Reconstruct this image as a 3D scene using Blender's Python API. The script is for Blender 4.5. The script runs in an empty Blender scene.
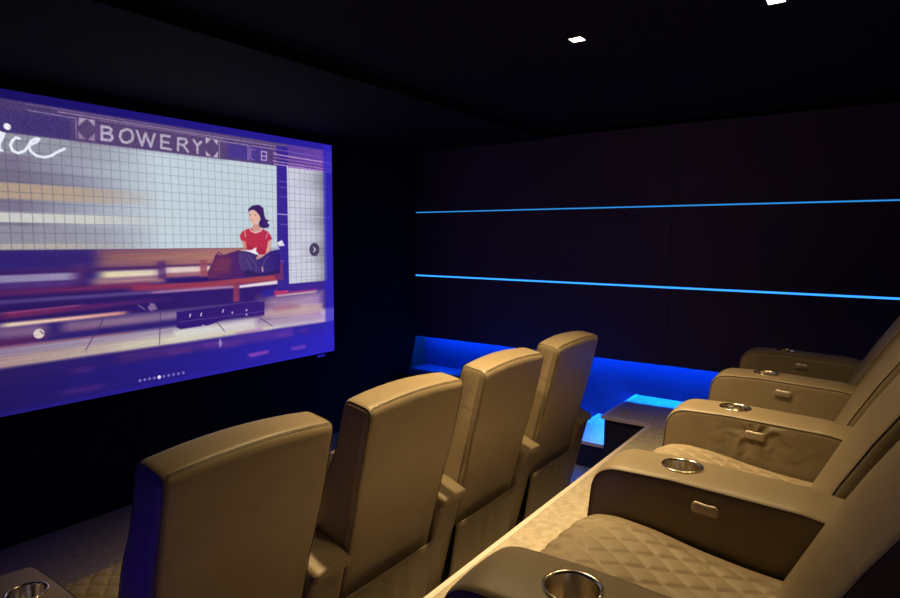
import bpy, bmesh, math, random
import numpy as np
from mathutils import Matrix, Vector

S = bpy.context.scene
COL = S.collection
random.seed(4)

# ------------------------------------------------------------------ camera
cam_d = bpy.data.cameras.new('camera')
cam_d.sensor_width = 36.0
cam_d.lens = 24.5555
cam_d.clip_start = 0.02
cam = bpy.data.objects.new('camera', cam_d)
COL.objects.link(cam)
CAM_Z = 1.61
cam.matrix_world = Matrix(((0.8163, -0.0605, 0.5744, 0.0),
                           (0.5774, 0.0768, -0.8128, 0.0),
                           (0.0051, 0.9952, 0.0977, CAM_Z),
                           (0, 0, 0, 1)))
_q = cam.matrix_world.to_quaternion(); cam.matrix_world = Matrix.Translation((0, 0, CAM_Z)) @ _q.to_matrix().to_4x4()
S.camera = cam

# ------------------------------------------------------------------ world, exposure
w = bpy.data.worlds.new('world'); S.world = w
w.use_nodes = True
w.node_tree.nodes['Background'].inputs[0].default_value = (0.02, 0.012, 0.05, 1)
w.node_tree.nodes['Background'].inputs[1].default_value = 0.0
S.view_settings.view_transform = 'Standard'
S.view_settings.look = 'None'
S.view_settings.gamma = 1.0
S.view_settings.use_curve_mapping = False
S.view_settings.exposure = 0.0

FRONT_W, REAR_W = 205.0, 38.0
WARM = (1.0, 0.73, 0.35)
BLUE = (0.0, 0.13, 1.0)

# room numbers (metres)
XF, XB = -3.63, 1.05          # screen wall, rear wall
YL, YR = -0.48, 4.55          # panel faces left and right
REC = 0.17                    # depth of the recess below the panels
ZC = 2.46
PZ = 0.395                    # seating platform
PX = -1.205                   # its front edge
STEP_Y = 4.0
PAN_Z0 = 0.687
G1, G2 = 1.266, 1.853         # light grooves


# ------------------------------------------------------------------ materials
def mat(name, col, rough=0.6, metal=0.0, bump=None, emit=None, es=0.0, var=None, spec=0.5, coat=0.0, sheen=0.0):
    m = bpy.data.materials.new(name); m.use_nodes = True
    nt = m.node_tree; N = nt.nodes; L = nt.links
    b = N['Principled BSDF']
    b.inputs['Base Color'].default_value = (*col, 1)
    b.inputs['Roughness'].default_value = rough
    b.inputs['Metallic'].default_value = metal
    b.inputs['Specular IOR Level'].default_value = spec
    b.inputs['Sheen Weight'].default_value = sheen
    tc = N.new('ShaderNodeTexCoord')
    if var:
        sc, amt = var
        nz = N.new('ShaderNodeTexNoise'); nz.inputs['Scale'].default_value = sc
        nz.inputs['Detail'].default_value = 5
        L.new(tc.outputs['Object'], nz.inputs['Vector'])
        mr = N.new('ShaderNodeMapRange')
        mr.inputs[1].default_value = 0.3; mr.inputs[2].default_value = 0.7
        mr.inputs[3].default_value = 1 - amt; mr.inputs[4].default_value = 1 + amt
        L.new(nz.outputs[0], mr.inputs[0])
        mx = N.new('ShaderNodeVectorMath'); mx.operation = 'SCALE'
        mx.inputs[0].default_value = col
        L.new(mr.outputs[0], mx.inputs['Scale'])
        L.new(mx.outputs[0], b.inputs['Base Color'])
    last = None
    for sc, st, dist, stretch in (bump or []):
        nz = N.new('ShaderNodeTexNoise'); nz.inputs['Scale'].default_value = sc
        nz.inputs['Detail'].default_value = 4
        nz.inputs['Distortion'].default_value = stretch[3] if len(stretch) > 3 else 0
        mp = N.new('ShaderNodeMapping'); mp.inputs['Scale'].default_value = stretch[:3]
        L.new(tc.outputs['Object'], mp.inputs[0]); L.new(mp.outputs[0], nz.inputs['Vector'])
        bp = N.new('ShaderNodeBump'); bp.inputs['Strength'].default_value = st
        bp.inputs['Distance'].default_value = dist
        L.new(nz.outputs[0], bp.inputs['Height'])
        if last: L.new(last.outputs[0], bp.inputs['Normal'])
        last = bp
    if last: L.new(last.outputs[0], b.inputs['Normal'])
    if emit:
        b.inputs['Emission Color'].default_value = (*emit, 1)
        b.inputs['Emission Strength'].default_value = es
    return m


LC = (0.205, 0.156, 0.098)
LEATHER = mat('taupe_leather', LC, 0.46, bump=[(5.0, 0.22, 0.012, (1, 1, 1, 0.3)), (260, 0.10, 0.002, (1, 1, 1))], var=(7, 0.05), spec=0.4)
WRINKLED = mat('wrinkled_taupe_leather', LC, 0.46, bump=[(5.0, 0.42, 0.012, (1.0, 1, 2.0, 0.7)), (260, 0.10, 0.002, (1, 1, 1))], var=(7, 0.05), spec=0.4)
SOFT = mat('soft_taupe_leather', LC, 0.62, bump=[(9.0, 0.2, 0.01, (1, 1, 1, 0.3)), (260, 0.10, 0.002, (1, 1, 1))], var=(8, 0.06), spec=0.4)


def creased(name, amount):
    """the arm leather gathered round the control button"""
    m = LEATHER.copy(); m.name = name
    nt = m.node_tree; N = nt.nodes; L = nt.links
    b = N['Principled BSDF']; prev = b.inputs['Normal'].links[0].from_socket
    tc = N.new('ShaderNodeTexCoord'); sp = N.new('ShaderNodeSeparateXYZ'); L.new(tc.outputs['Object'], sp.inputs[0])
    def M(op, a, b_=None):
        n = N.new('ShaderNodeMath'); n.operation = op
        for i_, v in enumerate((a, b_)):
            if v is None: continue
            if isinstance(v, (int, float)): n.inputs[i_].default_value = v
            else: L.new(v, n.inputs[i_])
        return n.outputs[0]
    nz = N.new('ShaderNodeTexNoise'); nz.inputs['Scale'].default_value = 9; L.new(tc.outputs['Object'], nz.inputs['Vector'])
    dx = M('ADD', sp.outputs[0], .327); dz = M('ADD', sp.outputs[2], -.548)
    r2 = M('ADD', M('MULTIPLY', dx, dx), M('MULTIPLY', M('MULTIPLY', dz, dz), 3.0))
    ang = M('ARCTAN2', dz, dx)
    wv = M('SINE', M('ADD', M('MULTIPLY', ang, 5.0), M('MULTIPLY', nz.outputs[0], 16.0)))
    fall = M('POWER', 2.718, M('MULTIPLY', r2, -55.0))
    bp = N.new('ShaderNodeBump'); bp.inputs['Distance'].default_value = .012; bp.inputs['Strength'].default_value = amount
    fall = M('MULTIPLY', fall, M('LESS_THAN', sp.outputs[2], .588))
    L.new(M('MULTIPLY', wv, fall), bp.inputs['Height']); L.new(prev, bp.inputs['Normal']); L.new(bp.outputs[0], b.inputs['Normal'])
    return m


ARM_SOFT = creased('arm_leather', 0.10)
ARM_CREASED = creased('creased_arm_leather', 0.55)
PIPING = mat('dark_piping', (0.05, 0.035, 0.025), 0.5)
STEEL = mat('brushed_steel', (0.85, 0.76, 0.62), 0.18, 1.0, bump=[(40, 0.08, 0.002, (1, 1, 20))])
BUTTON = mat('satin_control_button', (0.36, 0.30, 0.25), 0.35, 0.5)
CARPET = mat('light_beige_carpet', (0.40, 0.335, 0.255), 0.95, bump=[(350, 0.9, 0.006, (1, 1, 1)), (45, 0.5, 0.006, (1, 1, 1))], var=(32, 0.22), spec=0.1, sheen=0.2)
NOSING = mat('pale_step_nosing', (0.55, 0.47, 0.42), 0.45)
PANEL = mat('black_fabric_panel', (0.062, 0.036, 0.09), 0.85, bump=[(500, 0.2, 0.001, (1, 1, 1))], spec=0.25)
RECESS = mat('navy_recess_paint', (0.02, 0.009, 0.05), 0.7, spec=0.3)
BLACK = mat('black_wall_fabric', (0.010, 0.010, 0.014), 0.95, spec=0.1)
CEIL = mat('black_ceiling_paint', (0.005, 0.0045, 0.008), 0.9, spec=0.1)
FASCIA = mat('dark_step_fascia', (0.015, 0.014, 0.03), 0.7, spec=0.2)
FRAME = mat('black_velvet_frame', (0.003, 0.003, 0.004), 0.8, spec=0.1)
BASE = mat('black_chair_base', (0.01, 0.01, 0.01), 0.7)
LED_UP = mat('blue_led_upper', (0, 0, 0), 0.5, emit=(0.03, 0.30, 0.85), es=0.9)
LED_LOW = mat('blue_led_lower', (0, 0, 0), 0.5, emit=(0.03, 0.27, 1.0), es=1.8)
LED_REC = mat('blue_led_recess', (0, 0, 0), 0.5, emit=BLUE, es=800.0)
LED_LEFT = mat('violet_blue_led', (0, 0, 0), 0.5, emit=(0.05, 0.01, 1.0), es=900.0)
LED_STEP = mat('blue_led_step', (0, 0, 0), 0.5, emit=(0.01, 0.14, 1.0), es=480.0)
LAMP = mat('warm_lamp_lens', (0, 0, 0), 0.5, emit=(1.0, 0.85, 0.65), es=12.0)
TRIM = mat('black_lamp_trim', (0.01, 0.01, 0.01), 0.5)


# ------------------------------------------------------------------ helpers
def link(name, me, m, parent=None, smooth=False):
    o = bpy.data.objects.new(name, me); COL.objects.link(o)
    if m:
        me.materials.clear(); me.materials.append(m)
    if parent: o.parent = parent
    if smooth:
        me.polygons.foreach_set('use_smooth', [True] * len(me.polygons))
    return o


def obj(name, bm, m, parent=None, smooth=False):
    bmesh.ops.recalc_face_normals(bm, faces=bm.faces[:])
    me = bpy.data.meshes.new(name); bm.to_mesh(me); bm.free()
    return link(name, me, m, parent, smooth)


def box(bm, x0, x1, y0, y1, z0, z1):
    v = [bm.verts.new((x, y, z)) for x in (x0, x1) for y in (y0, y1) for z in (z0, z1)]
    for f in ((0, 1, 3, 2), (4, 6, 7, 5), (0, 4, 5, 1), (2, 3, 7, 6), (0, 2, 6, 4), (1, 5, 7, 3)):
        bm.faces.new([v[i] for i in f])
    return bm


def boxes(*bs):
    bm = bmesh.new()
    for b in bs: box(bm, *b)
    return bm


def struct(name, bm, m, parent=None):
    o = obj(name, bm, m, parent)
    if parent is None: o['kind'] = 'structure'
    return o


def tag(o, label, cat, group=None):
    o['label'] = label; o['category'] = cat
    if group: o['group'] = group
    return o


def rounded(pts, seg=7):
    """closed polygon of (u, h, radius) -> points with round corners"""
    out = []
    n = len(pts)
    for i in range(n):
        p0 = Vector(pts[i - 1][:2]); p = Vector(pts[i][:2]); p1 = Vector(pts[(i + 1) % n][:2])
        r = pts[i][2]
        if r <= 0:
            out.append(tuple(p)); continue
        a = (p0 - p); b = (p1 - p)
        la, lb = a.length, b.length
        a.normalize(); b.normalize()
        ang = a.angle(b)
        d = min(r / math.tan(ang / 2), la * 0.48, lb * 0.48)
        s, e = p + a * d, p + b * d
        for k in range(seg + 1):
            t = k / seg
            q = s * (1 - t) ** 2 + p * 2 * t * (1 - t) + e * t * t
            out.append((q.x, q.y))
    return out


def resample(poly, step):
    out = []
    n = len(poly)
    for i in range(n):
        a = Vector(poly[i]); b = Vector(poly[(i + 1) % n])
        k = max(1, int(round((b - a).length / step)))
        for j in range(k):
            q = a.lerp(b, j / k); out.append((q.x, q.y))
    return out


def inset(poly, d):
    n = len(poly); out = []
    area = sum(poly[i][0] * poly[(i + 1) % n][1] - poly[(i + 1) % n][0] * poly[i][1] for i in range(n))
    s = 1 if area > 0 else -1
    for i in range(n):
        p0 = Vector(poly[i - 1]); p = Vector(poly[i]); p1 = Vector(poly[(i + 1) % n])
        e0 = (p - p0).normalized(); e1 = (p1 - p).normalized()
        n0 = Vector((-e0.y, e0.x)) * s; n1 = Vector((-e1.y, e1.x)) * s
        m = (n0 + n1)
        if m.length < 1e-6: m = n0.copy()
        m.normalize()
        k = max(0.5, m.dot(n0))
        q = p + m * (d / k)
        out.append((q.x, q.y))
    return out


def loft(poly, y0, y1, r, ny=10, fn=None, seg=5, puff=0.0):
    """solid: profile (x=u, z=h) swept along y with rounded ends"""
    bm = bmesh.new()
    sl = []
    for k in range(seg + 1):
        a = (math.pi / 2) * k / seg
        sl.append((r * (1 - math.sin(a)), r * (1 - math.cos(a))))
    ring_def = [(y0 - puff, r + 0.005)]
    ring_def += [(y0 + dy, dd) for dd, dy in sl]
    inner = [y0 + r + (y1 - y0 - 2 * r) * j / ny for j in range(1, ny)]
    ring_def += [(y, 0.0) for y in inner]
    ring_def += [(y1 - dy, dd) for dd, dy in reversed(sl)]
    ring_def += [(y1 + puff, r + 0.005)]
    rings = []
    for y, d in ring_def:
        P = inset(poly, d) if d > 1e-6 else poly
        ring = []
        for u, h in P:
            q = (u, y, h)
            if fn: q = fn(*q)
            ring.append(bm.verts.new(q))
        rings.append(ring)
    n = len(poly)
    for a, b in zip(rings[:-1], rings[1:]):
        for i in range(n):
            j = (i + 1) % n
            bm.faces.new((a[i], a[j], b[j], b[i]))
    bm.faces.new(rings[0]); bm.faces.new(list(reversed(rings[-1])))
    return bm


def tube(bm, pts, r, n=6, closed=False):
    pts = [Vector(p) for p in pts]
    rings = []
    N_ = len(pts)
    for i, p in enumerate(pts):
        a = pts[i - 1] if (i > 0 or closed) else p
        b = pts[(i + 1) % N_] if (i < N_ - 1 or closed) else p
        t = (b - a).normalized()
        up = Vector((0, 1, 0)) if abs(t.y) < 0.8 else Vector((0, 0, 1))
        s = t.cross(up).normalized(); q = s.cross(t).normalized()
        rings.append([bm.verts.new(p + (s * math.cos(2 * math.pi * k / n) + q * math.sin(2 * math.pi * k / n)) * r) for k in range(n)])
    rng = range(N_ if closed else N_ - 1)
    for i in rng:
        A, B = rings[i], rings[(i + 1) % N_]
        for k in range(n):
            bm.faces.new((A[k], A[(k + 1) % n], B[(k + 1) % n], B[k]))
    if not closed:
        bm.faces.new(rings[0]); bm.faces.new(rings[-1])
    return bm


def lathe(bm, prof, cx, cy, n=40):
    rings = []
    for r, z in prof:
        rings.append([bm.verts.new((cx + r * math.cos(2 * math.pi * k / n), cy + r * math.sin(2 * math.pi * k / n), z)) for k in range(n)])
    for A, B in zip(rings[:-1], rings[1:]):
        for k in range(n):
            bm.faces.new((A[k], A[(k + 1) % n], B[(k + 1) % n], B[k]))
    bm.faces.new(rings[-1])
    return bm


# ------------------------------------------------------------------ room shell
Y0, Y1 = YL - REC, YR + REC
struct('floor', boxes((XF - .1, XB + .1, Y0 - .1, Y1 + .1, -0.1, 0)), CARPET)
# seating platform with its wing beside the stairs
bm = boxes((PX, XB, Y0, Y1, 0.001, PZ - .001), (-1.52, PX, STEP_Y + .015, Y1, 0.001, PZ - .03))
pl = obj('floor_platform', bm, FASCIA); pl['kind'] = 'structure'
bm = bmesh.new()
box(bm, PX + .02, XB, Y0, Y1, PZ - .001, PZ)
box(bm, -1.516, PX + .02, STEP_Y + .02, Y1, PZ - .03, PZ)
obj('carpet', bm, CARPET, pl)
bm = boxes((-1.822, -1.521, STEP_Y + .015, Y1, 0.001, 0.165))
st = obj('floor_step', bm, FASCIA); st['kind'] = 'structure'
obj('carpet', boxes((-1.815, -1.521, STEP_Y + .02, Y1, 0.165, 0.19)), CARPET, st)
NZ = 0.022
bm = boxes((PX - .004, PX + .02, Y0, STEP_Y, PZ - NZ, PZ + .002), (-1.54, PX - .004, STEP_Y - .004, STEP_Y + .02, PZ - NZ, PZ + .002),
           (-1.54, -1.516, STEP_Y + .02, Y1, PZ - NZ, PZ + .002))
o = struct('trim_1', bm, NOSING)
bm = boxes((-1.84, -1.521, STEP_Y - .004, STEP_Y + .02, .19 - NZ, .192), (-1.84, -1.815, STEP_Y + .02, Y1, .19 - NZ, .192))
o = struct('trim_2', bm, NOSING)

struct('ceiling', boxes((XF - .1, XB + .1, Y0 - .1, Y1 + .1, ZC, ZC + .1)), CEIL)
struct('trim_3', boxes((XF, -2.24, YL - .05, YR + .05, ZC - .055, ZC)), CEIL)      # dropped band of ceiling by the screen
struct('wall_front', boxes((XF - .1, XF, Y0 - .1, Y1 + .1, 0, ZC)), BLACK)
struct('wall_back', boxes((XB, XB + .1, Y0 - .1, Y1 + .1, 0, ZC)), BLACK)
wr = struct('wall_right', boxes((XF, XB, Y1, Y1 + .1, 0, ZC)), RECESS)
wl = struct('wall_left', boxes((XF, XB, Y0 - .1, Y0, 0, ZC)), RECESS)


def panels(face, back, parent):
    """rows of fabric panels with seams, standing off the wall"""
    xs = [XF, -2.99, -1.27, 0.45, XB]
    rows = [(PAN_Z0, G1 - .008), (G1 + .006, G2 - .006), (G2 + .006, ZC - .035)]
    s = 1 if back > face else -1
    for z0, z1 in rows:
        for a, b in zip(xs[:-1], xs[1:]):
            bm = bmesh.new()
            yy = sorted((face, face + s * .03))
            box(bm, a + .0012, b - .0012, yy[0], yy[1], z0, z1)
            bmesh.ops.bevel(bm, geom=bm.edges[:], offset=.0012, segments=1, affect='EDGES')
            obj('panel', bm, PANEL, parent)
    # light-tight battens behind the grooves
    yy = sorted((face + s * .032, back - s * .001))
    obj('batten', boxes((XF, XB, yy[0], yy[1], G1 - .04, G1 + .04)), BLACK, parent)
    obj('batten', boxes((XF, XB, yy[0], yy[1], G2 - .04, G2 + .04)), BLACK, parent)
    obj('batten', boxes((XF, XB, yy[0], yy[1], PAN_Z0 + .17, PAN_Z0 + .2)), BLACK, parent)


panels(YR, Y1, wr)
panels(YL, Y0, wl)


def led(name, b, m, label):
    o = obj(name, boxes(b), m); tag(o, label, 'light strip', 'blue light strips'); return o


led('led_strip', (XF + .01, XB - .01, YR + .012, YR + .020, G2 - .0045, G2 + .0045), LED_UP, 'thin blue light strip in the upper groove of the panelled wall right of the screen')
led('led_strip', (XF + .01, XB - .01, YR + .008, YR + .018, G1 - .0085, G1 + .006), LED_LOW, 'brighter blue light strip in the lower groove of the panelled wall right of the screen')
led('led_strip', (XF + .01, XB - .01, YR + .055, YR + .067, PAN_Z0 + .10, PAN_Z0 + .105), LED_REC, 'blue light strip hidden behind the bottom edge of the panelled wall, lighting the recess')
led('led_strip', (XF + .01, XB - .01, YL - .020, YL - .012, G2 - .0045, G2 + .0045), LED_UP, 'blue light strip in the upper groove of the left wall outside the picture')
led('led_strip', (XF + .01, XB - .01, YL - .018, YL - .008, G1 - .0085, G1 + .006), LED_LOW, 'blue light strip in the lower groove of the left wall outside the picture')
led('led_strip', (XF + .01, XB - .01, YL - .067, YL - .055, PAN_Z0 + .10, PAN_Z0 + .105), LED_LEFT, 'blue light strip behind the bottom edge of the left wall outside the picture')
led('led_strip', (-1.536, -1.524, STEP_Y + .03, Y1 - .01, PZ - NZ - .006, PZ - NZ - .001), LED_STEP, 'blue light strip under the nosing of the platform, lighting the step below')
led('led_strip', (-1.836, -1.824, STEP_Y - .003, Y1 - .01, .19 - NZ - .006, .19 - NZ - .001), LED_STEP, 'blue light strip under the nosing of the lower step')

# low ledge along the wall next to the screen
bm = bmesh.new(); box(bm, XF + .001, -2.75, 4.28, Y1 - .001, 0.0, .385)
bmesh.ops.bevel(bm, geom=bm.edges[:], offset=.006, segments=2, affect='EDGES')
tag(obj('low_ledge', bm, RECESS), 'low blue-lit ledge in the corner between the screen wall and the panelled wall', 'ledge')


# ------------------------------------------------------------------ downlights
def downlight(x, y, label):
    e = bpy.data.objects.new('downlight', None); COL.objects.link(e); e.location = (x, y, ZC)
    tag(e, label, 'ceiling light', 'square recessed downlights')
    s = .027
    bm = bmesh.new()
    t = .008
    box(bm, -s - t, s + t, -s - t, -s, -.003, -.0005); box(bm, -s - t, s + t, s, s + t, -.003, -.0005)
    box(bm, -s - t, -s, -s, s, -.003, -.0005); box(bm, s, s + t, -s, s, -.003, -.0005)
    obj('trim_ring', bm, TRIM, e)
    obj('lens', boxes((-s, s, -s, s, -.0022, -.0006)), LAMP, e)
    ld = bpy.data.lights.new('downlight_lamp', 'SPOT')
    ld.energy = FRONT_W if x < -1 else REAR_W; ld.color = WARM; ld.spot_size = math.radians(90 if x < -1 else 124); ld.spot_blend = 1.0; ld.shadow_soft_size = 0.03
    lo = bpy.data.objects.new('lamp', ld); COL.objects.link(lo); lo.parent = e; lo.location = (0, 0, -.012)
    return e


downlight(-1.128, 2.525, 'small lit square downlight in the dark ceiling, the one nearer the screen')
downlight(-0.371, 2.523, 'lit square downlight cut by the top edge of the photo above the rear seats')
downlight(-1.128, 1.768, 'square downlight above the front row outside the picture')
downlight(-0.371, 1.768, 'square downlight above the rear row outside the picture')


# ------------------------------------------------------------------ recliners
def smooth_lerp(tab, x):
    if x <= tab[0][0]: return tab[0][1]
    for (a, va), (b, vb) in zip(tab[:-1], tab[1:]):
        if x <= b:
            t = (x - a) / (b - a); t = t * t * (3 - 2 * t) * .5 + t * .5
            return va + (vb - va) * t
    return tab[-1][1]


BACK_PTS = [(-.185, .40, .02), (-.105, .615, .3), (-.055, .74, .3), (.012, .885, .3), (.064, 1.080, .038), (.192, 1.058, .036),
            (.140, .83, .3), (.083, .60, .3), (.015, .33, .02), (-.10, .30, .02)]


def back_profile(tilt):
    c, s_ = math.cos(tilt), math.sin(tilt)
    return rounded([(-.13 + tilt * .22 + (u + .13) * c + (h - .45) * s_, .45 + (h - .45) * c - (u + .13) * s_, r_) if h > .45 else (u + tilt * .22, h, r_) for u, h, r_ in BACK_PTS], 8)


ARM = [(-.632, .04, .02), (-.640, .44, .10), (-.625, .600, .105), (-.42, .605, .3), (-.12, .593, .15), (.0, .572, .1), (.096, .536, .012), (.092, .504, .010), (.066, .488, .012), (-.045, .04, .01)]
ARMP = rounded(ARM, 9)
CUP_U = -.41


def make_back(w, parent, tilt, flare):
    h = w / 2
    prof = back_profile(tilt)
    def fn(u, y, z):
        t = max(0.0, (z - .55) / .5)
        k = 1 - (y / h) ** 2
        z2 = z + .016 * k * min(1, t) ** 3
        y2 = y * (1 + flare * min(1, max(0, z - .63) / .16))
        uf = u - math.tan(tilt) * max(0, z - .45)
        return (u - .012 * k * (1 if uf < .05 + (z - .9) * .35 else 0), y2, z2)
    poly = resample(prof, .028)
    b = obj('backrest', loft(poly, -h, h, .022, 14, fn, 5, .001), WRINKLED, parent, True)
    P = resample(inset(prof, .005), .03)
    for s in (-1, 1):
        bm = bmesh.new()
        tube(bm, [fn(u, s * (h - .0058), z) for u, z in P], .0014, 5, True)
        obj('piping', bm, PIPING, b, True)
    # cross seam along the rear top edge, set just into the leather
    ct, st_ = math.cos(tilt), math.sin(tilt)
    u0, h0 = .180, 1.0575
    u1 = -.13 + tilt * .22 + (u0 + .13) * ct + (h0 - .45) * st_; h1 = .45 + (h0 - .45) * ct - (u0 + .13) * st_
    bm = bmesh.new()
    pts = []
    for k in range(25):
        y = -(h - .014) + (2 * h - .028) * k / 24
        pts.append(fn(u1, y, h1))
    tube(bm, pts, .0014, 5)
    obj('cross_seam', bm, PIPING, b, True)
    return b


def make_cushion(w, parent):
    """quilted seat: dense top sheet with stitched diamonds, wrapped down the front"""
    h = w / 2 - .002
    nu, nv = 150, 110
    tab = [(-.652, .40), (-.640, .44), (-.60, .468), (-.55, .479), (-.44, .466), (-.34, .443), (-.22, .430), (-.12, .425)]
    bm = bmesh.new()
    # arc-length path: up the front then along the top
    path = [(-.640, .10), (-.648, .20), (-.655, .30), (-.657, .37), (-.650, .42), (-.630, .453), (-.595, .472), (-.54, .479), (-.44, .470), (-.34, .450), (-.22, .435), (-.10, .428)]
    dense = []
    for a, b in zip(path[:-1], path[1:]):
        for k in range(12): dense.append((a[0] + (b[0] - a[0]) * k / 12, a[1] + (b[1] - a[1]) * k / 12))
    dense.append(path[-1])
    for _ in range(10):
        dense = [dense[0]] + [((dense[i - 1][0] + 2 * dense[i][0] + dense[i + 1][0]) / 4, (dense[i - 1][1] + 2 * dense[i][1] + dense[i + 1][1]) / 4) for i in range(1, len(dense) - 1)] + [dense[-1]]
    L = [0]
    for a, b in zip(dense[:-1], dense[1:]): L.append(L[-1] + math.hypot(b[0] - a[0], b[1] - a[1]))
    tot = L[-1]
    def at(s):
        for i in range(len(L) - 1):
            if s <= L[i + 1] or i == len(L) - 2:
                t = (s - L[i]) / (L[i + 1] - L[i]); a, b = dense[i], dense[i + 1]
                n = Vector((-(b[1] - a[1]), b[0] - a[0])).normalized()
                return a[0] + (b[0] - a[0]) * t, a[1] + (b[1] - a[1]) * t, n
    grid = []
    for i in range(nu + 1):
        s = tot * i / nu
        u, z, n = at(s)
        row = []
        for j in range(nv + 1):
            v = -1 + 2 * j / nv
            y = v * h
            edge = min(1.0, (1 - abs(v)) * h / .020)
            crown = .013 * (1 - abs(v) ** 3)
            roll = -.022 * (1 - math.sqrt(max(0, 1 - (1 - edge) ** 2)))
            q = 0.0
            if abs(y) < h - .045 and s > .16:
                A = (s / .092 + y / .068); B = (s / .092 - y / .068)
                fa = abs(A - round(A)); fb = abs(B - round(B))
                d = min(fa, fb)
                q = -.0058 * math.exp(-(d / .075) ** 2) + .0065 * min(fa, fb)
            d = abs(abs(y) - (h - .045))
            q -= .004 * math.exp(-(d / .004) ** 2)
            off = crown + roll + q
            row.append(bm.verts.new((u + n.x * off, y, z + n.y * off)))
        grid.append(row)
    for i in range(nu):
        for j in range(nv):
            bm.faces.new((grid[i][j], grid[i + 1][j], grid[i + 1][j + 1], grid[i][j + 1]))
    # close the underside
    lo = [bm.verts.new((-.10, -h, .10)), bm.verts.new((-.10, h, .10))]
    bm.faces.new([grid[i][0] for i in range(nu + 1)] + [lo[0]])
    bm.faces.new([grid[i][nv] for i in range(nu, -1, -1)] + [lo[1]])
    bm.faces.new([grid[nu][j] for j in range(nv + 1)] + [lo[1], lo[0]])
    bm.faces.new([grid[0][j] for j in range(nv, -1, -1)] + [lo[0], lo[1]])
    o = obj('seat_cushion', bm, SOFT, parent, True)
    return o


def make_arm(yc, w, parent, button):
    h = w / 2
    def fn(u, y, z):
        k = 1 - ((y - yc) / h) ** 2
        return (u, y, z + (.008 * k if z > .42 else 0))
    poly = resample(ARMP, .03)
    bm = loft(poly, yc - h, yc + h, .016, 8, fn, 4, .001)
    a = obj('armrest', bm, LEATHER, parent, True)
    # opening for the cup
    cb = bmesh.new()
    bmesh.ops.create_cone(cb, cap_ends=True, segments=40, radius1=.0480, radius2=.0480, depth=.2,
                          matrix=Matrix.Translation((CUP_U, yc, .645)))
    cut = obj('cutter', cb, LEATHER)
    md = a.modifiers.new('hole', 'BOOLEAN'); md.object = cut; md.operation = 'DIFFERENCE'; md.solver = 'EXACT'
    dg = bpy.context.evaluated_depsgraph_get()
    me = bpy.data.meshes.new_from_object(a.evaluated_get(dg))
    old = a.data
    a.modifiers.clear(); a.data = me; bpy.data.meshes.remove(old)
    bpy.data.objects.remove(cut)
    me.materials.clear(); me.materials.append(ARM_SOFT)
    me.polygons.foreach_set('material_index', [0] * len(me.polygons))
    me.polygons.foreach_set('use_smooth', [True] * len(me.polygons))
    # sharp rim so shading stays clean round the hole
    b2 = bmesh.new(); b2.from_mesh(me)
    for e in b2.edges:
        if len(e.link_faces) == 2 and e.calc_face_angle(0) > .9: e.smooth = False
    b2.to_mesh(me); b2.free()
    # piping round both sides of the top pad
    PP = inset(ARMP, .005)
    for s in (-1, 1):
        sel = [p for p in PP if p[1] > .10 and p[0] < .078]
        # order: starts low at the front, over the top, to the rear
        i0 = min(range(len(sel)), key=lambda i: (sel[i][1] if sel[i][0] < -.5 else 9))
        sel = sel[i0:] + sel[:i0]
        seq = [(-.634, .05)] + sel
        bm = bmesh.new()
        tube(bm, [fn(u, yc + s * (h - .0025), z) for u, z in resample(seq, .03)[:-8]] if False else [fn(u, yc + s * (h - .0025), z) for u, z in seq], .0018, 6)
        obj('piping', bm, PIPING, a, True)
    # steel cup holder
    zt = .6120
    bm = bmesh.new()
    lathe(bm, [(.0472, zt - .012), (.0525, zt - .004), (.0540, zt + .0005), (.0530, zt + .0024), (.0500, zt + .0028), (.0472, zt + .0012), (.0458, zt - .003), (.0452, zt - .070), (.0425, zt - .075)], CUP_U, yc)
    c = obj('cup_holder', bm, STEEL, a, True); c['label'] = 'brushed steel cup holder'
    if button:
        yb = yc - h - .003
        bm = bmesh.new()
        # pinched surround
        n = 28
        def bean(sx, sz, pinch):
            P = []
            for k in range(n):
                t = 2 * math.pi * k / n
                c_, s_ = math.cos(t), math.sin(t)
                x = sx * math.copysign(abs(c_) ** .55, c_); z = sz * math.copysign(abs(s_) ** .6, s_) * (1 - pinch * math.exp(-(x / (sx * .5)) ** 2))
                P.append((x, z))
            return P
        rings = []
        for (sx, sz, d) in ((.034, .0175, 0), (.0335, .0172, -.007), (.0310, .0145, -.0105), (.024, .008, -.0120)):
            ca, sa = math.cos(-.07), math.sin(-.07)
            rings.append([bm.verts.new((-.327 + x * ca - z * sa, yb + d + .006, .548 + x * sa + z * ca)) for x, z in bean(sx, sz, .22)])
        for A, B in zip(rings[:-1], rings[1:]):
            for k in range(n): bm.faces.new((A[k], A[(k + 1) % n], B[(k + 1) % n], B[k]))
        bm.faces.new(rings[-1]); bm.faces.new(rings[0])
        o = obj('control_button', bm, BUTTON, a, True); o['label'] = 'small satin control button'
    return a


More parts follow.
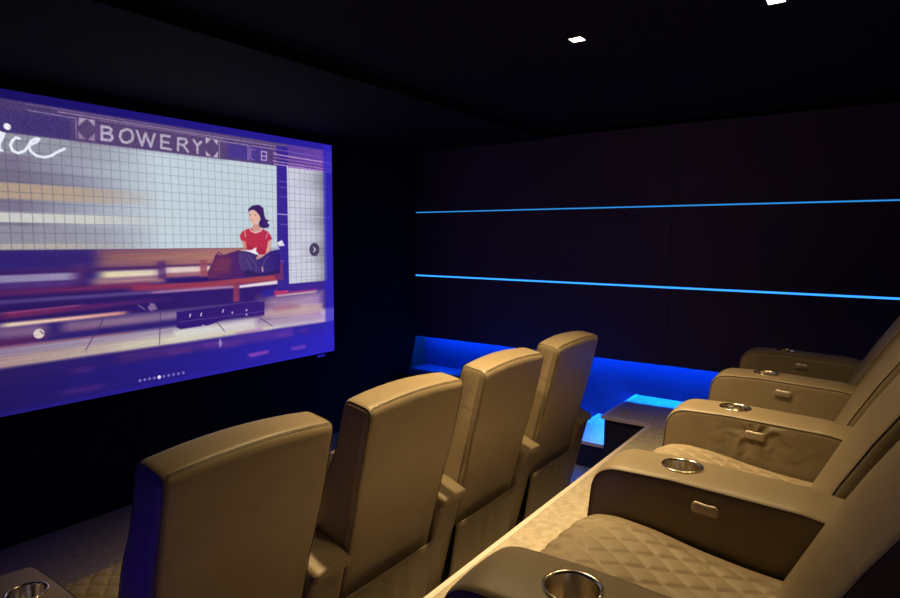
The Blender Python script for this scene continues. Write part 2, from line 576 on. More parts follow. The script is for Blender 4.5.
def make_chair(sw, aw, first, tilt):
    """local: x towards the rear, y across, z up from the floor"""
    e = bpy.data.objects.new('recliner_chair', None); COL.objects.link(e)
    make_back(sw - .008, e, tilt, .045 if tilt == 0 else 0)
    make_cushion(sw - .008, e)
    make_arm((sw + aw) / 2, aw - .006, e, True)
    if first: make_arm(-(sw + aw) / 2, aw - .006, e, False)
    h = sw / 2 - .004
    # rear pocket panel, a little slack
    bm = bmesh.new()
    nu, nv = 14, 28
    for side in (0, 1):
        pass
    G = []
    for i in range(nu + 1):
        t = i / nu; z = .035 + (.352 - .035) * t
        row = []
        for j in range(nv + 1):
            v = -1 + 2 * j / nv
            x = -.012 + .050 * t + .014 * (1 - v * v) * (1 - .5 * t) + .0022 * math.sin(v * 14 + t * 2) * (1 - abs(v))
            row.append(bm.verts.new((x, v * h, z + (.004 * (1 - v * v) if i == nu else 0))))
        G.append(row)
    for i in range(nu):
        for j in range(nv): bm.faces.new((G[i][j], G[i][j + 1], G[i + 1][j + 1], G[i + 1][j]))
    p = obj('rear_pocket', bm, WRINKLED, e, True)
    sm = p.modifiers.new('thick', 'SOLIDIFY'); sm.thickness = .006; sm.offset = 0
    bm = bmesh.new()
    tube(bm, [(.038 + .007 * (1 - v * v) + .001, v * h, .353 + .004 * (1 - v * v)) for v in [-1 + 2 * k / 20 for k in range(21)]], .0032, 6)
    obj('piping', bm, LEATHER, p, True)
    obj('base', boxes((-.56, -.05, -h, h, 0, .098)), BASE, e)
    # lower rear body behind the pocket
    obj('frame', boxes((-.098, -.035, -h, h, .098, .299)), BASE, e)
    return e


def dup(root):
    r = root.copy(); COL.objects.link(r)
    for ch in list(root.children):
        c = ch.copy(); COL.objects.link(c); c.parent = r
        for g in ch.children:
            d = g.copy(); COL.objects.link(d); d.parent = c
    return r


FR_AW, FR_P = .17, .70
BK_AW, BK_P = .20, .71
fr_first = make_chair(FR_P - FR_AW, FR_AW, True, 0.0)
fr = make_chair(FR_P - FR_AW, FR_AW, False, 0.0)
bk_first = make_chair(BK_P - BK_AW, BK_AW, True, math.radians(6.5))
bk = make_chair(BK_P - BK_AW, BK_AW, False, math.radians(6.5))

FL = ['taupe leather recliner in the front row nearest the camera, its side tinted blue',
      'taupe leather recliner seen from behind, second from the left in the front row',
      'taupe leather recliner seen from behind, third from the left in the front row',
      'taupe leather recliner at the far end of the front row beside the blue-lit steps']
for k in range(4):
    o = fr_first if k == 0 else (fr if k == 1 else dup(fr))
    o.location = (-1.51, 1.0 + .005 + FR_P * k, 0)
    tag(o, FL[k], 'recliner', 'leather recliners of the front row')
BL = ['nearest rear-row recliner, only its armrest with a cup holder showing at the bottom edge',
      'rear-row recliner whose diamond-quilted seat fills the foreground',
      'middle rear-row recliner, leather creased around its armrest button',
      'rear-row taupe recliner second from the panelled wall',
      'rear-row taupe recliner at the far end next to the panelled wall']
for k in range(5):
    o = bk_first if k == 0 else (bk if k == 1 else dup(bk))
    if k == 2:
        for ch in o.children:
            if ch.name.startswith('armrest'):
                ch.material_slots[0].link = 'OBJECT'; ch.material_slots[0].material = ARM_CREASED
    o.location = (0.0, .955 + BK_P * k - BK_P / 2, PZ)
    tag(o, BL[k], 'recliner', 'leather recliners of the rear row on the platform')


# ------------------------------------------------------------------ projection screen
# The projected picture is laid out on the flat screen in metres: x from its left edge, y down from its top.
SCR_Y0, SCR_W, SCR_TOP, SCR_H = 0.574, 2.924, 2.3396, 1.6444
PAINT = [
    ["p",[48,30,105],[170,110,105],1.0,0.008,[[0,0.795],[2.2,0.795],[2.2,0.905],[0,0.905]]],
    ["p",[40,28,112],None,0.8,0.02,[[0,0.795],[1.1,0.795],[1.1,0.91],[0,0.91]]],
    ["p",[168,115,95],[214,160,130],0.55,0.03,[[1.15,0.82],[2.2,0.82],[2.2,0.885],[1.15,0.885]]],
    ["p",[40,26,100],[110,50,90],1.0,0.01,[[0,0.905],[2.45,0.905],[2.45,0.925],[0,0.925]]],
    ["p",[38,24,86],[52,28,112],1.0,0.01,[[0,0.985],[2.45,0.985],[2.45,1.18],[0,1.18]]],
    ["p",[130,118,165],[150,140,175],1.0,0.004,[[0.3,0.925],[0.985,0.925],[0.985,0.965],[0.3,0.965]]],
    ["p",[225,212,165],[225,205,195],1.0,0.008,[[1.12,0.925],[1.5,0.925],[1.5,0.965],[1.12,0.965]]],
    ["p",[190,140,135],None,0.8,0.012,[[1.08,0.965],[1.5,0.965],[1.5,1.005],[1.08,1.005]]],
    ["p",[84,52,120],None,0.8,0.01,[[0.3,0.965],[0.985,0.965],[0.985,1.0],[0.3,1.0]]],
    ["p",[220,195,190],[235,215,205],1.0,0.006,[[1.5,0.915],[2.12,0.915],[2.12,0.955],[1.5,0.955]]],
    ["p",[175,110,120],None,0.9,0.008,[[1.5,0.952],[2.12,0.952],[2.12,0.978],[1.5,0.978]]],
    ["p",[80,40,105],None,1.0,0.006,[[0.985,0.875],[1.035,0.875],[1.035,0.985],[0.985,0.985]]],
    ["p",[80,40,105],None,1.0,0.006,[[1.46,0.875],[1.51,0.875],[1.51,0.985],[1.46,0.985]]],
    ["p",[150,75,95],None,1.0,0.006,[[1.745,0.875],[1.795,0.875],[1.795,0.985],[1.745,0.985]]],
    ["p",[150,75,95],None,1.0,0.006,[[1.985,0.875],[2.035,0.875],[2.035,0.985],[1.985,0.985]]],
    ["p",[70,30,95],[125,45,95],1.0,0.012,[[0.3,1.0],[1.4,1.0],[1.4,1.03],[0.3,1.03]]],
    ["p",[140,50,90],[165,70,80],1.0,0.004,[[1.289,1.012],[1.743,1.019],[2.411,0.996],[2.41,1.04],[1.742,1.058],[1.287,1.047]]],
    ["p",[90,68,140],[120,95,150],0.7,0.008,[[0.3,1.052],[1.42,1.052],[1.42,1.07],[0.3,1.07]]],
    ["p",[165,120,165],[190,140,170],0.9,0.005,[[1.42,1.055],[2.05,1.055],[2.05,1.072],[1.42,1.072]]],
    ["p",[236,220,226],None,1.0,0.004,[[2.022,1.058],[2.392,1.039],[2.391,1.065],[2.022,1.076]]],
    ["p",[150,60,85],[120,50,100],1.0,0.004,[[1.991,1.032],[2.039,1.035],[2.035,1.167],[1.987,1.17]]],
    ["p",[120,40,90],[60,32,110],1.0,0.01,[[0.628,1.115],[1.534,1.101],[1.533,1.12],[0.627,1.146]]],
    ["s",[165,80,125],0.006,1.0,[[0.628,1.118],[1.007,1.107]]],
    ["p",[92,50,105],None,0.8,0.012,[[0.623,1.201],[1.34,1.208],[1.338,1.238],[0.619,1.277]]],
    ["p",[120,90,130],[190,165,175],0.75,0.018,[[0.3,1.19],[2.35,1.19],[2.35,1.245],[0.3,1.245]]],
    ["p",[236,215,185],[225,150,140],1.0,0.006,[[0.625,1.168],[1.252,1.163],[1.251,1.181],[0.624,1.189]]],
    ["p",[45,28,105],None,1.0,0.004,[[0.833,1.189],[0.911,1.189],[0.908,1.252],[0.83,1.253]]],
    ["p",[46,30,108],None,0.9,0.01,[[0.86,1.25],[2.0,1.25],[2.0,1.285],[0.86,1.285]]],
    ["p",[80,35,90],None,1.0,0.012,[[0.3,1.255],[0.8,1.255],[0.8,1.29],[0.3,1.29]]],
    ["p",[135,115,145],[205,195,205],1.0,0.012,[[0.3,1.29],[2.95,1.29],[2.95,1.345],[0.3,1.345]]],
    ["p",[150,115,120],[215,208,190],1.0,0.012,[[0.3,1.335],[1.7,1.335],[1.7,1.4],[0.3,1.4]]],
    ["p",[170,90,95],None,0.7,0.004,[[0.3,1.288],[1.3,1.288],[1.3,1.295],[0.3,1.295]]],
    ["p",[215,215,205],[195,175,205],1.0,0.012,[[1.55,1.315],[2.95,1.315],[2.95,1.4],[1.55,1.4]]],
    ["p",[205,195,175],None,0.7,0.008,[[1.2,1.36],[2.3,1.36],[2.3,1.4],[1.2,1.4]]],
    ["p",[110,80,130],[165,130,190],1.0,0.05,[[2.193,1.165],[2.804,1.148],[2.8,1.364],[2.188,1.33]]],
    ["p",[190,160,175],None,0.7,0.07,[[2.315,1.182],[2.699,1.173],[2.696,1.337],[2.311,1.321]]],
    ["p",[200,170,165],None,0.7,0.015,[[2.225,1.247],[2.802,1.244],[2.801,1.316],[2.223,1.305]]],
    ["p",[150,80,110],None,0.6,0.02,[[2.314,1.233],[2.481,1.225],[2.577,1.256],[2.34,1.265]]],
    ["p",[48,36,150],None,1.0,0.01,[[2.229,1.103],[2.892,1.065],[2.891,1.13],[2.228,1.153]]],
    ["p",[200,60,95],[190,50,130],1.0,0.012,[[2.335,1.113],[2.742,1.101],[2.741,1.136],[2.334,1.146]]],
    ["p",[225,190,185],None,1.0,0.006,[[2.352,1.148],[2.741,1.141],[2.741,1.15],[2.352,1.158]]],
    ["p",[38,23,72],[48,36,172],1.0,0.01,[[0,1.4],[2.95,1.4],[2.95,1.7],[0,1.7]]],
    ["p",[84,44,110],[100,60,170],0.5,0.02,[[1.2,1.405],[2.5,1.405],[2.5,1.47],[1.2,1.47]]],
    ["p",[30,18,66],[44,38,195],0.8,0.02,[[0,1.48],[2.95,1.48],[2.95,1.7],[0,1.7]]],
    ["p",[130,60,140],None,0.35,0.015,[[0.95,1.46],[1.05,1.46],[1.05,1.482],[0.95,1.482]]],
    ["p",[130,60,140],None,0.35,0.015,[[1.5,1.44],[1.66,1.44],[1.66,1.462],[1.5,1.462]]],
    ["p",[130,60,140],None,0.35,0.015,[[1.75,1.43],[1.85,1.43],[1.85,1.452],[1.75,1.452]]],
    ["p",[130,60,140],None,0.35,0.015,[[1.9,1.45],[2.04,1.45],[2.04,1.472],[1.9,1.472]]],
    ["p",[130,60,140],None,0.35,0.015,[[2.35,1.44],[2.47,1.44],[2.47,1.462],[2.35,1.462]]],
    ["p",[130,60,140],None,0.35,0.015,[[2.55,1.43],[2.65,1.43],[2.65,1.452],[2.55,1.452]]],
    ["p",[130,60,140],None,0.35,0.015,[[0.9,1.57],[1.1,1.57],[1.1,1.592],[0.9,1.592]]],
    ["p",[150,70,170],None,0.5,0.01,[[1.995,1.385],[2.221,1.37],[2.221,1.391],[2.019,1.395]]],
    ["p",[170,80,180],None,0.7,0.008,[[2.088,1.546],[2.269,1.544],[2.269,1.566],[2.113,1.572]]],
    ["p",[160,80,190],None,0.5,0.008,[[2.472,1.551],[2.62,1.552],[2.619,1.58],[2.491,1.577]]],
    ["p",[200,185,215],None,0.6,0.004,[[1.861,1.43],[1.877,1.405],[1.891,1.448],[1.867,1.472]]],
    ["blur"],
    ["s",[70,45,100],0.006,0.75,[[1.126,1.197],[1.021,1.362]]],
    ["s",[70,45,100],0.006,0.75,[[1.465,1.189],[1.451,1.387]]],
    ["s",[70,45,100],0.006,0.75,[[1.844,1.279],[1.91,1.361]]],
    ["s",[70,45,100],0.006,0.75,[[2.206,1.303],[2.31,1.372]]],
    ["d",[214,196,190],0.026,[0.795,1.24]],
    ["s",[120,90,130],0.008,0.8,[[0.802,1.228],[0.816,1.243]]],
    ["p",[150,120,160],None,0.8,0.005,[[1.385,1.157],[1.405,1.128],[1.43,1.134],[1.447,1.169],[1.403,1.177]]],
    ["s",[140,110,155],0.008,0.7,[[1.331,1.134],[1.366,1.162]]],
    ["p",[48,26,112],[58,30,120],1.0,0.004,[[1.57,1.196],[2.167,1.177],[2.244,1.187],[2.241,1.285],[1.96,1.271],[1.791,1.307],[1.592,1.31],[1.566,1.294]]],
    ["s",[110,80,160],0.004,0.7,[[1.574,1.263],[1.96,1.26],[2.234,1.255]]],
    ["s",[100,70,140],0.004,0.6,[[1.577,1.197],[2.167,1.177],[2.244,1.187]]],
    ["s",[215,205,225],0.008,0.9,[[1.665,1.221],[1.659,1.237]]],
    ["s",[215,205,225],0.008,0.9,[[1.743,1.222],[1.737,1.239]]],
    ["s",[215,205,225],0.008,0.9,[[1.907,1.214],[1.9,1.231]]],
    ["d",[170,150,200],0.008,[1.751,1.306]],
    ["d",[170,150,200],0.008,[1.976,1.241]],
    ["d",[170,150,200],0.008,[2.09,1.234]],
    ["d",[170,150,200],0.008,[2.089,1.266]],
    ["wall"],
    ["p",[70,56,104],[88,66,124],1.0,0.004,[[0,0.045],[2.95,0.045],[2.95,0.212],[0,0.212]]],
    ["p",[96,72,112],None,0.55,0.02,[[1.02,0.09],[1.95,0.09],[1.95,0.212],[1.02,0.212]]],
    ["p",[60,48,118],None,0.6,0.01,[[0.3,0.1],[1.0,0.1],[1.0,0.205],[0.3,0.205]]],
    ["p",[70,52,150],None,0.7,0.004,[[1.98,0.1],[2.29,0.1],[2.29,0.195],[1.98,0.195]]],
    ["s",[165,140,170],0.007,0.75,[[0.95,0.07],[2.7,0.076]]],
    ["s",[140,118,160],0.005,0.6,[[0.8,0.056],[2.8,0.062]]],
    ["s",[180,150,170],0.005,0.5,[[1.15,0.082],[1.95,0.085]]],
    ["s",[140,122,170],0.006,0.8,[[0.804,0.086],[1.034,0.09],[1.032,0.194]]],
    ["p",[170,150,180],None,1.0,0.004,[[1.05,0.083],[1.092,0.083],[1.046,0.128]]],
    ["p",[170,150,180],None,1.0,0.004,[[1.092,0.084],[1.133,0.083],[1.131,0.119]]],
    ["p",[150,125,160],None,1.0,0.004,[[1.045,0.159],[1.08,0.196],[1.043,0.196]]],
    ["p",[150,125,160],None,1.0,0.004,[[1.13,0.154],[1.128,0.198],[1.093,0.198]]],
    ["p",[190,175,195],None,1.0,0.004,[[1.815,0.088],[1.856,0.091],[1.816,0.128]]],
    ["p",[190,175,195],None,1.0,0.004,[[1.865,0.091],[1.905,0.093],[1.902,0.125]]],
    ["p",[190,175,195],None,1.0,0.004,[[1.814,0.172],[1.852,0.204],[1.815,0.204]]],
    ["p",[190,175,195],None,1.0,0.004,[[1.902,0.166],[1.899,0.207],[1.865,0.206]]],
    ["s",[180,170,195],0.015,0.95,[[1.169,0.113],[1.166,0.184]]],
    ["s",[180,170,195],0.015,0.95,[[1.169,0.113],[1.207,0.113],[1.22,0.123],[1.215,0.138],[1.198,0.147],[1.169,0.149]]],
    ["s",[180,170,195],0.015,0.95,[[1.198,0.147],[1.221,0.154],[1.225,0.169],[1.21,0.185],[1.166,0.185]]],
    ["s",[178,170,190],0.015,0.95,[[1.304,0.109],[1.331,0.111],[1.344,0.138],[1.336,0.167],[1.309,0.185],[1.281,0.183],[1.266,0.155],[1.276,0.126],[1.304,0.109]]],
    ["s",[178,170,190],0.015,0.95,[[1.368,0.111],[1.394,0.189],[1.419,0.116],[1.447,0.19],[1.474,0.114]]],
    ["s",[178,170,190],0.015,0.95,[[1.517,0.114],[1.514,0.189]]],
    ["s",[178,170,190],0.015,0.95,[[1.517,0.114],[1.569,0.114]]],
    ["s",[178,170,190],0.015,0.95,[[1.516,0.151],[1.56,0.153]]],
    ["s",[178,170,190],0.015,0.95,[[1.514,0.189],[1.574,0.191]]],
    ["s",[178,170,190],0.015,0.95,[[1.626,0.118],[1.621,0.191]]],
    ["s",[178,170,190],0.015,0.95,[[1.626,0.118],[1.675,0.117],[1.684,0.133],[1.665,0.155],[1.624,0.154]]],
    ["s",[178,170,190],0.015,0.95,[[1.656,0.156],[1.689,0.191]]],
    ["s",[178,170,190],0.015,0.95,[[1.73,0.115],[1.755,0.147],[1.754,0.192]]],
    ["s",[178,170,190],0.015,0.95,[[1.783,0.118],[1.755,0.147]]],
    ["s",[165,145,185],0.005,0.95,[[1.911,0.096],[2.136,0.096]]],
    ["s",[165,145,185],0.005,0.95,[[1.916,0.095],[1.912,0.205]]],
    ["s",[165,145,185],0.005,0.95,[[2.139,0.096],[2.136,0.198]]],
    ["s",[140,110,175],0.006,0.95,[[2.153,0.094],[2.15,0.196]]],
    ["s",[140,110,175],0.006,0.95,[[2.161,0.12],[2.202,0.12]]],
    ["s",[140,110,175],0.006,0.95,[[2.161,0.12],[2.161,0.187],[2.188,0.189]]],
    ["s",[190,165,205],0.008,0.95,[[2.25,0.125],[2.293,0.125],[2.291,0.183],[2.248,0.183],[2.25,0.125]]],
    ["s",[190,165,205],0.008,0.95,[[2.249,0.156],[2.292,0.155]]],
    ["s",[170,130,190],0.006,0.95,[[2.161,0.097],[2.376,0.095]]],
    ["s",[170,130,190],0.006,0.95,[[2.353,0.122],[2.381,0.121]]],
    ["s",[170,130,190],0.006,0.95,[[2.346,0.18],[2.379,0.179]]],
    ["p",[58,40,140],[52,36,150],1.0,0.004,[[2.382,0.065],[2.492,0.066],[2.469,1.118],[2.362,1.119]]],
    ["p",[170,150,190],None,0.0,0.004,[[2.491,0.087],[2.826,0.094],[2.824,0.186],[2.489,0.181]]],
    ["wall2"],
    ["p",[60,38,140],None,1.0,0.006,[[2.465,1.073],[2.903,1.066],[2.902,1.122],[2.464,1.133]]],
    ["p",[86,58,150],[110,70,170],1.0,0.004,[[2.485,0.045],[2.95,0.045],[2.95,0.212],[2.485,0.212]]],
    ["s",[120,90,180],0.008,0.75,[[2.36,0.096],[2.95,0.106]]],
    ["s",[200,160,205],0.01,0.75,[[2.36,0.131],[2.95,0.141]]],
    ["s",[150,100,170],0.012,0.75,[[2.36,0.156],[2.95,0.166]]],
    ["s",[215,165,175],0.006,0.75,[[2.36,0.181],[2.95,0.191]]],
    ["s",[190,150,200],0.01,0.75,[[2.36,0.201],[2.95,0.211]]],
    ["s",[210,200,235],0.006,0.8,[[2.3,0.555],[2.9,0.568]]],
    ["s",[190,175,225],0.004,0.45,[[2.4,0.43],[2.92,0.436]]],
    ["s",[190,175,225],0.004,0.45,[[2.4,0.36],[2.92,0.366]]],
    ["s",[190,175,225],0.004,0.45,[[2.4,0.32],[2.92,0.326]]],
    ["s",[190,175,225],0.004,0.45,[[2.4,0.63],[2.92,0.636]]],
    ["d",[74,62,96],0.052,[2.728,0.819]],
    ["s",[225,220,235],0.007,1.0,[[2.718,0.802],[2.738,0.819],[2.717,0.836]]],
    ["p",[100,44,90],[70,32,110],1.0,0.005,[[1.836,0.891],[1.867,0.839],[1.912,0.847],[2.039,0.815],[2.087,0.829],[2.097,1.01],[1.802,1.002],[1.796,0.956]]],
    ["p",[130,60,80],None,0.5,0.012,[[1.85,0.892],[1.897,0.86],[1.989,0.869],[1.955,0.963],[1.833,0.958]]],
    ["s",[80,34,90],0.008,0.8,[[1.852,0.859],[1.883,0.826],[1.927,0.854]]],
    ["p",[110,48,105],None,1.0,0.004,[[2.304,0.948],[2.414,0.908],[2.42,1.041],[2.355,1.038]]],
    ["s",[190,110,140],0.006,0.8,[[2.332,0.905],[2.423,0.9]]],
    ["p",[78,58,116],[48,30,120],1.0,0.004,[[2.039,0.83],[2.117,0.815],[2.209,0.861],[2.293,0.834],[2.386,0.818],[2.394,0.882],[2.389,0.987],[2.246,0.998],[2.111,0.998],[2.063,0.962],[2.037,0.906]]],
    ["p",[46,30,92],None,0.9,0.006,[[2.063,0.962],[2.113,0.953],[2.219,0.98],[2.382,0.963],[2.389,0.987],[2.246,1.0],[2.111,0.999]]],
    ["s",[120,90,130],0.007,0.6,[[2.116,0.848],[2.18,0.922],[2.179,0.978]]],
    ["s",[120,90,130],0.007,0.6,[[2.102,0.875],[2.139,0.954]]],
    ["s",[120,90,130],0.007,0.6,[[2.292,0.857],[2.249,0.901],[2.227,0.969]]],
    ["s",[215,150,140],0.012,0.9,[[2.232,0.941],[2.236,0.967]]],
    ["p",[205,140,125],None,1.0,0.004,[[2.071,0.732],[2.1,0.732],[2.105,0.798],[2.076,0.803]]],
    ["p",[215,165,150],None,1.0,0.004,[[2.281,0.754],[2.324,0.748],[2.307,0.823],[2.223,0.872],[2.182,0.883],[2.189,0.86],[2.251,0.833]]],
    ["p",[190,52,72],[182,44,80],1.0,0.004,[[2.109,0.672],[2.149,0.66],[2.181,0.696],[2.243,0.664],[2.297,0.691],[2.327,0.737],[2.288,0.756],[2.268,0.834],[2.244,0.85],[2.176,0.838],[2.107,0.815],[2.1,0.756],[2.061,0.749],[2.052,0.716],[2.072,0.686]]],
    ["s",[235,200,195],0.008,0.95,[[2.13,0.655],[2.145,0.682],[2.181,0.696],[2.228,0.681],[2.245,0.662]]],
    ["s",[230,190,190],0.006,0.9,[[2.089,0.675],[2.099,0.723]]],
    ["s",[230,180,190],0.006,0.8,[[2.295,0.68],[2.271,0.731]]],
    ["p",[205,150,135],None,1.0,0.004,[[2.169,0.632],[2.219,0.631],[2.226,0.67],[2.181,0.689],[2.151,0.671]]],
    ["p",[226,182,160],None,1.0,0.004,[[2.133,0.556],[2.15,0.536],[2.192,0.534],[2.229,0.575],[2.222,0.614],[2.182,0.637],[2.156,0.634],[2.14,0.611],[2.135,0.589]]],
    ["p",[52,32,86],[64,32,110],1.0,0.003,[[2.13,0.554],[2.126,0.532],[2.16,0.507],[2.214,0.497],[2.254,0.518],[2.262,0.568],[2.272,0.596],[2.302,0.606],[2.285,0.62],[2.307,0.64],[2.291,0.657],[2.249,0.662],[2.218,0.653],[2.211,0.629],[2.228,0.597],[2.221,0.575],[2.195,0.548],[2.172,0.535],[2.146,0.539]]],
    ["s",[90,50,80],0.005,0.9,[[2.136,0.571],[2.149,0.569]]],
    ["s",[110,66,90],0.004,0.9,[[2.175,0.574],[2.191,0.571]]],
    ["s",[150,80,90],0.004,0.9,[[2.145,0.61],[2.158,0.611]]],
    ["s",[170,120,110],0.004,0.6,[[2.142,0.578],[2.135,0.598],[2.145,0.602]]],
    ["p",[150,34,66],None,0.55,0.01,[[2.106,0.765],[2.157,0.798],[2.252,0.811],[2.269,0.799],[2.262,0.847],[2.176,0.838],[2.107,0.815]]],
    ["p",[232,228,238],None,1.0,0.003,[[2.055,0.815],[2.144,0.815],[2.187,0.796],[2.183,0.823],[2.212,0.853],[2.169,0.843],[2.117,0.826]]],
    ["s",[70,50,90],0.005,0.9,[[2.06,0.822],[2.117,0.829],[2.204,0.862]]],
    ["p",[225,220,235],None,1.0,0.003,[[2.363,0.766],[2.413,0.745],[2.438,0.787],[2.387,0.791]]],
    ["p",[200,205,220],None,0.8,0.005,[[2.323,0.765],[2.363,0.766],[2.393,0.812],[2.307,0.825]]],
    ["s",[236,238,250],0.017,1,[[0.643,0.295],[0.662,0.237],[0.679,0.217],[0.69,0.223],[0.683,0.244],[0.66,0.28]]],
    ["s",[236,238,250],0.012,1,[[0.695,0.218],[0.68,0.247],[0.671,0.276],[0.672,0.303],[0.681,0.302]]],
    ["s",[236,238,250],0.013,1,[[0.76,0.234],[0.746,0.231],[0.729,0.247],[0.719,0.273],[0.726,0.297],[0.75,0.308],[0.779,0.294],[0.803,0.263],[0.839,0.24],[0.85,0.225],[0.837,0.223],[0.813,0.239],[0.8,0.263],[0.807,0.291],[0.835,0.313],[0.87,0.316],[0.9,0.306],[0.931,0.283],[0.97,0.26]]],
    ["d",[236,238,250],0.016,[0.71,0.182]],
    ["d",[120,105,180],0.009,[1.319,1.591]],
    ["d",[120,105,180],0.009,[1.349,1.591]],
    ["d",[120,105,180],0.009,[1.379,1.591]],
    ["d",[120,105,180],0.009,[1.409,1.592]],
    ["d",[235,232,250],0.011,[1.44,1.592]],
    ["d",[120,105,180],0.009,[1.471,1.592]],
    ["d",[120,105,180],0.009,[1.502,1.592]],
    ["d",[120,105,180],0.009,[1.534,1.592]],
    ["d",[120,105,180],0.009,[1.567,1.593]],
    ["d",[120,105,180],0.009,[1.6,1.593]],
    ["p",[20,12,72],[42,32,168],1.0,0.004,[[0,-0.01],[2.95,-0.01],[2.95,0.046],[0,0.046]]],
    ["p",[34,24,104],[44,38,205],0.8,0.012,[[0,1.625],[2.95,1.625],[2.95,1.66],[0,1.66]]],
    ["p",[46,36,190],None,0.75,0.015,[[2.83,0.0],[2.95,0.0],[2.95,1.66],[2.83,1.66]]],
]


def paint_picture(nx, ny):
    X = (np.arange(nx) / (nx - 1) * SCR_W)[None, :].repeat(ny, 0)
    Y = (np.arange(ny) / (ny - 1) * SCR_H)[:, None].repeat(nx, 1)
    img = np.zeros((ny, nx, 3)); img[:] = (50, 34, 110)
    rng = np.random.RandomState(3)

    def window(x0, x1, y0, y1):
        i0 = max(0, int(x0 / SCR_W * (nx - 1)) - 1); i1 = min(nx, int(x1 / SCR_W * (nx - 1)) + 3)
        j0 = max(0, int(y0 / SCR_H * (ny - 1)) - 1); j1 = min(ny, int(y1 / SCR_H * (ny - 1)) + 3)
        return slice(j0, j1), slice(i0, i1)

    def segdist(x, y, a, b):
        dx, dy = b[0] - a[0], b[1] - a[1]
        t = np.clip(((x - a[0]) * dx + (y - a[1]) * dy) / (dx * dx + dy * dy + 1e-12), 0, 1)
        return np.hypot(x - a[0] - t * dx, y - a[1] - t * dy)

    def blend(sl, m, c):
        img[sl] = img[sl] * (1 - m[..., None]) + np.asarray(c) * m[..., None]

    def wall(x0, x1, y0, y1):
        sl = window(x0, x1, y0, y1); x, y = X[sl], Y[sl]
        t = np.clip((x - .75) / .75, 0, 1)[..., None] ** .8
        c = (1 - t) * np.array((122, 114, 138.)) + t * np.array((196, 210, 219.))
        def band(a, b, col, xe, k):
            m = np.clip((y - a) / .01, 0, 1) * np.clip((b - y) / .01, 0, 1) * np.clip((xe - x) / .5, 0, 1) * k
            return m[..., None], np.array(col, float)
        for a, b, col, xe, k in ((.205, .32, (150, 152, 165), 1.4, .8), (.385, .50, (110, 104, 126), 1.3, .5), (.455, .545, (186, 162, 138), 1.5, .85), (.60, .665, (206, 205, 200), 1.6, .95), (.67, .80, (150, 148, 162), 1.5, .7), (.755, .80, (196, 186, 168), 1.4, .6)):
            m, cc = band(a, b, col, xe, k); c = c * (1 - m) + cc * m
        if x0 > 2.3:
            c = np.array((205, 205, 222.)) * (1 - .35 * np.clip((x - 2.70) / .2, 0, 1)[..., None]) + np.zeros(x.shape + (3,))
            c -= 26 * (np.sin(y * 23 + 1) * .5 + .5)[..., None] * np.clip((x - 2.55) / .2, 0, 1)[..., None]
        gx = np.abs(((x - .695) / .0513 + .5) % 1 - .5) * .0513
        gy = np.abs(((y - .246) / .0517 + .5) % 1 - .5) * .0517
        d = np.minimum(gx, gy)
        g = np.clip(1 - (d - .0008) / .0030, 0, 1) * (.50 - .20 * t[..., 0])
        if x0 > 2.3: g = g * 1.3
        c = c * (1 - g[..., None]) + np.array((80, 84, 110.)) * g[..., None]
        m = np.clip((x - x0) / .004, 0, 1) * np.clip((x1 - x) / .004, 0, 1) * np.clip((y - y0) / .004, 0, 1) * np.clip((y1 - y) / .004, 0, 1)
        img[sl] = img[sl] * (1 - m[..., None]) + c * m[..., None]

    for it in PAINT:
        k = it[0]
        if k == 'wall': wall(-.1, 2.385, .205, .80)
        elif k == 'blur':
            j0 = int(.80 / SCR_H * (ny - 1))
            keep = img[j0:].copy()
            for n in (25, 13):
                c = np.cumsum(np.pad(img[j0:], ((0, 0), (n // 2 + 1, n // 2), (0, 0)), 'edge'), 1)
                img[j0:] = (c[:, n:] - c[:, :-n]) / n
            k = np.clip((2.0 - X[j0:]) / .9, .15, 1)[..., None]
            img[j0:] = img[j0:] * k + keep * (1 - k)
            c = np.cumsum(np.pad(img[j0:], ((2, 1), (0, 0), (0, 0)), 'edge'), 0)
            img[j0:] = (c[3:] - c[:-3]) / 3
        elif k == 'wall2': wall(2.470, 2.86, .20, 1.075)
        elif k == 'd':
            _, c, r, p = it
            sl = window(p[0] - r * 1.5, p[0] + r * 1.5, p[1] - r * 1.5, p[1] + r * 1.5)
            d = np.hypot(X[sl] - p[0], Y[sl] - p[1]); blend(sl, np.clip((r - d) / .003 + .5, 0, 1), c)
        elif k == 's':
            _, c, wd, a, pts = it
            xs = [p[0] for p in pts]; ys = [p[1] for p in pts]
            sl = window(min(xs) - wd, max(xs) + wd, min(ys) - wd, max(ys) + wd)
            d = None
            for p, q in zip(pts[:-1], pts[1:]):
                e = segdist(X[sl], Y[sl], p, q); d = e if d is None else np.minimum(d, e)
            blend(sl, np.clip((wd / 2 - d) / .0035 + .5, 0, 1) * a, c)
        elif k == 'p':
            _, c, c1, a, soft, pts = it
            xs = [p[0] for p in pts]; ys = [p[1] for p in pts]
            sl = window(min(xs) - soft, max(xs) + soft, min(ys) - soft, max(ys) + soft)
            x, y = X[sl], Y[sl]
            ins = np.zeros(x.shape, bool); d = None
            for p, q in zip(pts, pts[1:] + pts[:1]):
                e = segdist(x, y, p, q); d = e if d is None else np.minimum(d, e)
                if p[1] != q[1]:
                    ins ^= ((p[1] > y) != (q[1] > y)) & (x < (q[0] - p[0]) * (y - p[1]) / (q[1] - p[1]) + p[0])
            m = np.clip(np.where(ins, d, -d) / soft * .5 + .5, 0, 1) * a
            if c1:
                t = np.clip((x - min(xs)) / (max(xs) - min(xs) + 1e-9), 0, 1)[..., None]
                blend(sl, m, np.asarray(c, float) * (1 - t) + np.asarray(c1, float) * t)
            else: blend(sl, m, c)
    # horizontal smear of the long exposure, in the darker lower half and the frieze
    rows = rng.randn(ny, 24)
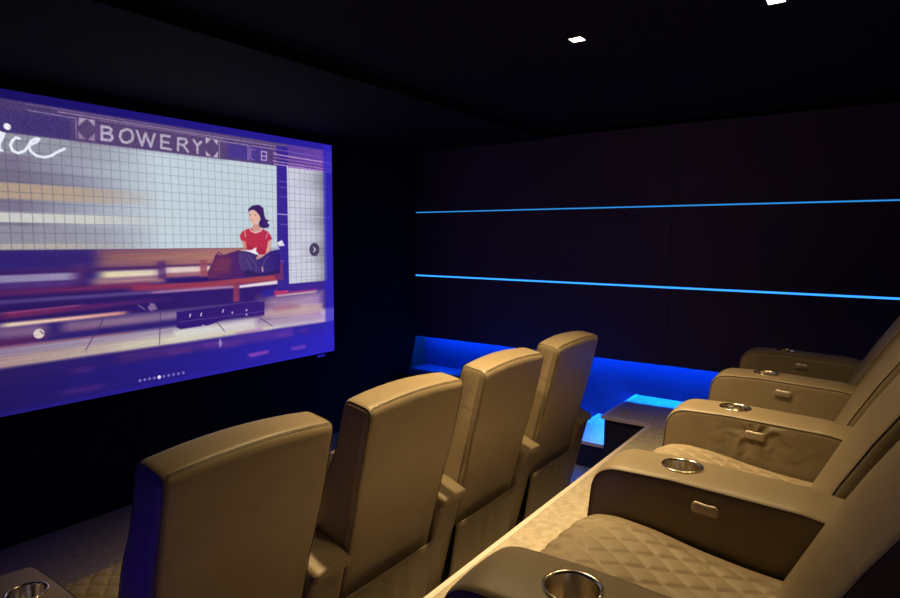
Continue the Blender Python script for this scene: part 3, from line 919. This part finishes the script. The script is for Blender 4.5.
    cols = np.array([np.interp(np.arange(nx), np.linspace(0, nx - 1, 24), r) for r in rows])
    low = np.clip((Y - .80) / .02, 0, 1) + .5 * np.clip((.212 - Y) / .01, 0, 1) * np.clip((Y - .046) / .01, 0, 1)
    img *= (1 + .04 * cols * low)[..., None]
    g = rng.randn(ny // 2 + 1, nx // 2 + 1).repeat(2, 0).repeat(2, 1)[:ny, :nx]
    fz = (Y > .05) * (Y < .21)
    img *= (1 + g * (.018 + .05 * fz))[..., None]
    return np.clip(img, 0, 255) / 255


def build_screen():
    root = bpy.data.objects.new('projection_screen', None); COL.objects.link(root)
    root.location = (XF, SCR_Y0 + SCR_W / 2, SCR_TOP - SCR_H)
    tag(root, 'large wall-mounted projection screen showing a person sitting on a bench in a station', 'projection screen')
    hw = SCR_W / 2; f = .035
    bm = bmesh.new()
    for b in ((.001, .009, -hw - f, -hw, -f, SCR_H + f), (.001, .009, hw, hw + f, -f, SCR_H + f), (.001, .009, -hw, hw, -f, 0), (.001, .009, -hw, hw, SCR_H, SCR_H + f)): box(bm, *b)
    obj('frame', bm, FRAME, root)
    o = obj('badge', boxes((.009, .012, hw - .19, hw - .11, -.026, -.012)), mat('blue_badge', (.02, .02, .3), .3, emit=(.05, .03, .8), es=.35), root)
    o['label'] = 'small blue badge on the lower screen frame'
    nx, ny = 941, 530
    img = paint_picture(nx, ny)
    yy = np.linspace(-hw, hw, nx); zz = np.linspace(SCR_H, 0, ny)
    co = np.empty((ny, nx, 3), np.float32); co[..., 0] = .004; co[..., 1] = yy[None, :]; co[..., 2] = zz[:, None]
    me = bpy.data.meshes.new('picture')
    nf = (nx - 1) * (ny - 1)
    me.vertices.add(nx * ny); me.vertices.foreach_set('co', co.ravel())
    i = (np.arange(ny - 1)[:, None] * nx + np.arange(nx - 1)[None, :]).ravel()
    quad = np.stack([i, i + nx, i + nx + 1, i + 1], 1).astype(np.int32)
    me.loops.add(nf * 4); me.loops.foreach_set('vertex_index', quad.ravel())
    me.polygons.add(nf); me.polygons.foreach_set('loop_start', (np.arange(nf) * 4).astype(np.int32))
    me.polygons.foreach_set('loop_total', np.full(nf, 4, np.int32))
    me.update(calc_edges=True)
    lin = np.where(img <= .04045, img / 12.92, ((img + .055) / 1.055) ** 2.4)
    ca = me.color_attributes.new('picture', 'FLOAT_COLOR', 'POINT')
    rgba = np.ones((nx * ny, 4), np.float32); rgba[:, :3] = lin.reshape(-1, 3)
    ca.data.foreach_set('color', rgba.ravel())
    m = bpy.data.materials.new('projected_picture'); m.use_nodes = True
    nt = m.node_tree; N = nt.nodes; L = nt.links
    b = N['Principled BSDF']; b.inputs['Base Color'].default_value = (.02, .02, .02, 1); b.inputs['Roughness'].default_value = 1; b.inputs['Specular IOR Level'].default_value = 0
    at = N.new('ShaderNodeAttribute'); at.attribute_name = 'picture'
    L.new(at.outputs['Color'], b.inputs['Emission Color']); b.inputs['Emission Strength'].default_value = 1.0
    m.cycles.emission_sampling = 'NONE'
    link('picture', me, m, root)
    return root


build_screen()
